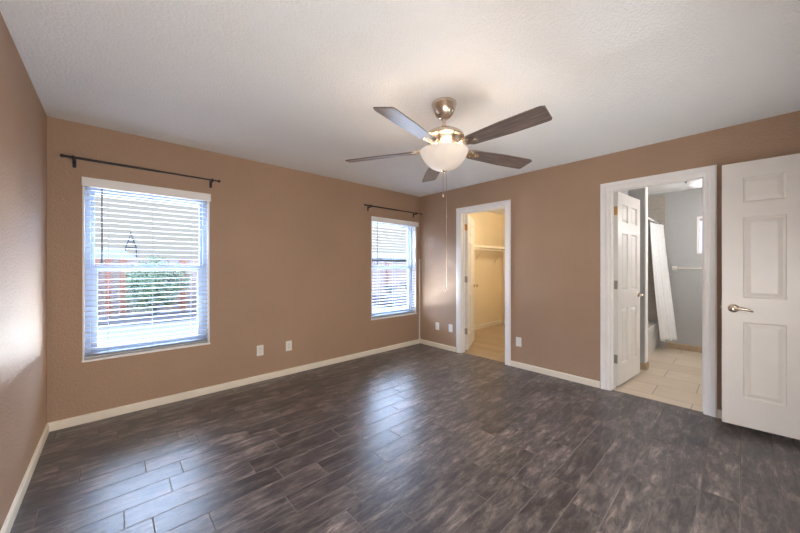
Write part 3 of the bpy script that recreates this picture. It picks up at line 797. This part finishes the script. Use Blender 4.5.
lx, ly = 5.66, 0.33
bl_ = thing('flush_ceiling_light', 'round frosted dome light with metal rim on the bathroom ceiling', 'ceiling light', (lx, ly, H))
part(MB().lathe([(0.0, H-0.001), (0.172, H-0.001), (0.178, H-0.012), (0.176, H-0.036), (0.160, H-0.042), (0.0, H-0.042)], (lx, ly, 0), 48), 'rim', M['rim'], bl_)
part(MB().lathe([(0.160, H-0.040), (0.156, H-0.060), (0.132, H-0.090), (0.092, H-0.112), (0.045, H-0.124), (0.0, H-0.127)], (lx, ly, 0), 48), 'dome', M['bath_dome'], bl_)
part(MB().lathe([(0.0, H-0.126), (0.012, H-0.128), (0.013, H-0.134), (0.006, H-0.146), (0.0, H-0.148)], (lx, ly, 0), 16), 'finial', M['nickel'], bl_)
light('bath_fill', 'POINT', (5.2, -0.2, 1.85), 38, (1.0, 0.98, 0.95), shadow_soft_size=0.15)  # added fill lamp for the bathroom, apart from its ceiling fixture

# ------------------------------------------------------------------ yard
GZ = -0.12
struct(MB().box((-25, YN+0.16, GZ-0.2), (45, 60, GZ)).build('ground', M['gravel']))
lawn = MB(); pts = []
poly = [(-6, 4.2), (10, 4.2), (9.5, 6.1), (6, 6.9), (3, 7.2), (0.5, 7.3), (-2, 7.1), (-6, 7.4)]
lawn.prism(poly, GZ-0.01, GZ+0.02); struct(lawn.build('ground_lawn', M['lawn']))

FYY = 11.9
def fence_run(x0, x1, yy, h, label, postxs):
    root = thing('yard_fence', label, 'fence', ((x0+x1)/2, yy, GZ))
    m = MB(); x = x0; r = random.Random(5)
    while x < x1-0.01:
        w_ = min(0.145, x1-x); m.bbox((x+0.003, yy-0.01, GZ+0.03), (x+w_-0.003, yy+0.012, GZ+h+r.uniform(-0.015, 0.015)), 0.003, 1); x += w_
    part(m, 'boards', M['fence'], root)
    for z in (0.35, 0.95, 1.40): part(MB().bbox((x0, yy-0.05, GZ+z-0.03), (x1, yy-0.012, GZ+z+0.04), 0.004), 'rail', M['fence'], root)
    for px in postxs: part(MB().bbox((px-0.055, yy-0.12, GZ), (px+0.055, yy-0.052, GZ+h+0.02), 0.006), 'post', M['fence_post'], root)
    return root
fence_run(-7, 12.5, FYY, 1.62, 'pale pink wooden yard fence with orange posts seen through the left window', [-6.2, -4.4, -2.6, -0.375, -0.12, 0.185, 1.60, 4.4, 6.2, 8.1, 10.0, 11.8])

def leafy(name, label, c, rad, n, mat, seed, leaf=0.055, cat='bush', low=0.1, base=None, group=None):
    B_ = GZ if base is None else base
    r = random.Random(seed); root = thing(name, label, cat, (c[0], c[1], B_), group=group)
    m = MB(); lumps = [(Vector((r.uniform(-.5, .5), r.uniform(-.5, .5), r.uniform(-.35, .45))), r.uniform(.45, .65)) for _ in range(9)]
    for i in range(n):
        l_, s_ = r.choice(lumps)
        d = Vector((r.gauss(0, 1), r.gauss(0, 1), r.gauss(0, 1))).normalized()
        p = l_+d*s_*(r.random()**0.35)
        p = Vector((c[0]+p.x*rad[0], c[1]+p.y*rad[1], c[2]+p.z*rad[2]))
        if p.z < B_+low: continue
        a = Vector((r.gauss(0, 1), r.gauss(0, 1), r.gauss(0, 1))).normalized(); b = a.cross(d if abs(a.dot(d)) < .98 else Vector((0, 0, 1))).normalized()
        s = leaf*r.uniform(.6, 1.3)
        nrm = a.cross(b)*0.2
        m.add([p-a*s, p+b*s*.45+nrm*s, p+a*s, p-b*s*.45+nrm*s], [(0, 1, 2, 3)])
    m.build('foliage', mat, root, loc=root.location, fix=False)
    st = MB()
    for k in range(7):
        a = k*2*PI/7+r.random(); e = Vector((c[0]+math.cos(a)*rad[0]*.5, c[1]+math.sin(a)*rad[1]*.5, c[2]+rad[2]*.3))
        st.tube([(c[0]+.05*math.cos(a), c[1]+.05*math.sin(a), B_), (c[0]+.2*(e.x-c[0]), c[1]+.2*(e.y-c[1]), B_+(e.z-B_)*.5), e], [.028, .02, .006], 6)
    part(st, 'stems', M['twig'], root)
    return root
leafy('bush', 'big round green bush in front of the pink fence', (0.86, 10.75, 0.78), (0.80, 0.72, 0.86), 5200, M['leaf'], 11)
leafy('dry_shrub', 'grey twiggy shrub right of the big green bush', (2.25, 11.0, 0.45), (0.42, 0.4, 0.7), 1300, M['twig'], 4, 0.045, 'shrub')
leafy('dry_shrub', 'grey green shrub along the fence left of the big bush', (-0.95, 11.2, 0.9), (0.35, 0.3, 0.6), 500, M['twig'], 6, 0.05, 'shrub')
mu = MB(); n = 28
mu.prism([(0.95+1.45*math.cos(2*PI*k/n), 10.55+0.75*math.sin(2*PI*k/n)) for k in range(n)], GZ-0.01, GZ+0.045)
struct(mu.build('ground_mulch_bed', M['mulch']))
pl_ = MB().lathe([(0, 0), (0.10, 0), (0.12, 0.20), (0.13, 0.20), (0.13, 0.22), (0.11, 0.22), (0.10, 0.05), (0, 0.05)], (2.0, 10.1, GZ), 20)
tag(pl_.build('bucket', M['plastic']), 'small white bucket on the ground by the grey shrub', 'bucket')

# beyond the corner window
gp = thing('garden_planter', 'low grey block planter wall beyond the corner window', 'planter', (8.0, 8.3, GZ))
pm = MB()
for cx_ in range(9):
    for r_ in range(2):
        x = 7.02+cx_*0.42-(0.2 if r_ else 0); pm.bbox((x, 8.02, GZ+r_*0.2), (x+0.41, 8.22, GZ+r_*0.2+0.19), 0.006, 1)
part(pm, 'block_wall', M['block'], gp)
part(MB().box((7.0, 8.22, GZ), (10.7, 9.2, GZ+0.38)), 'soil', M['mulch'], gp)
for i, (x, y, s) in enumerate(((7.5, 8.7, .28), (8.5, 8.8, .33), (9.6, 8.7, .3))):
    leafy('dry_shrub', ['brown low shrub at the left end of the grey planter', 'brown low shrub in the middle of the grey planter', 'brown low shrub at the right end of the grey planter'][i],
          (x, y, GZ+.44+s*.62), (s*1.2, s, s*.55), 420, M['twig'], 20+i, 0.04, 'shrub', low=0.07, base=GZ+0.392, group='shrubs in the grey planter')

# neighbouring house
hs = thing('neighbour_house', 'low beige neighbouring house with a hipped tile roof beyond the fence', 'house', (-2.5, 27, GZ), group='houses beyond the fence')
part(MB().box((-9, 24.5, GZ), (0.6, 32, 1.75)), 'wall', M['stucco'], hs)
part(MB().add([(-9.6, 23.9, 1.72), (1.1, 23.9, 1.72), (1.1, 32.6, 1.72), (-9.6, 32.6, 1.72), (-6.5, 26.5, 2.45), (0.3, 26.5, 2.45)], [(0, 1, 5, 4), (1, 2, 5), (2, 3, 4, 5), (3, 0, 4), (3, 2, 1, 0)]), 'roof', M['roof'], hs)
hs2 = thing('neighbour_house', 'pale stucco house filling the view beyond the corner window', 'house', (16, 20, GZ), group='houses beyond the fence')
part(MB().box((11.5, 17.5, GZ), (24, 26, 1.9)), 'wall', M['stucco'], hs2)
part(MB().add([(11, 17, 1.85), (24.5, 17, 1.85), (24.5, 26.5, 1.85), (11, 26.5, 1.85), (14, 21.7, 2.5), (21, 21.7, 2.5)], [(0, 1, 5, 4), (1, 2, 5), (2, 3, 4, 5), (3, 0, 4), (3, 2, 1, 0)]), 'roof', M['roof'], hs2)
# small pointed tower far away
tx, ty = 1.21, 40.0
tw = thing('distant_tower', 'small grey pointed tower standing far behind the beige roof', 'tower', (tx, ty, GZ))
m = MB(); zt_ = 4.70
for sx_, sy_ in ((-1, -1), (1, -1), (1, 1), (-1, 1)):
    m.tube([(tx+sx_*0.46, ty+sy_*0.46, GZ), (tx+sx_*0.40, ty+sy_*0.40, 3.1), (tx+sx_*0.22, ty+sy_*0.22, 3.7), (tx+sx_*.09, ty+sy_*.09, 4.1), (tx, ty, zt_)], [0.05, 0.06, 0.06, 0.05, 0.03], 6)
m.box((tx-0.26, ty-0.26, 3.62), (tx+0.26, ty+0.26, 3.70)); m.box((tx-0.42, ty-0.42, 3.1), (tx+0.42, ty+0.42, 3.16))
part(m, 'lattice', M['tower'], tw)
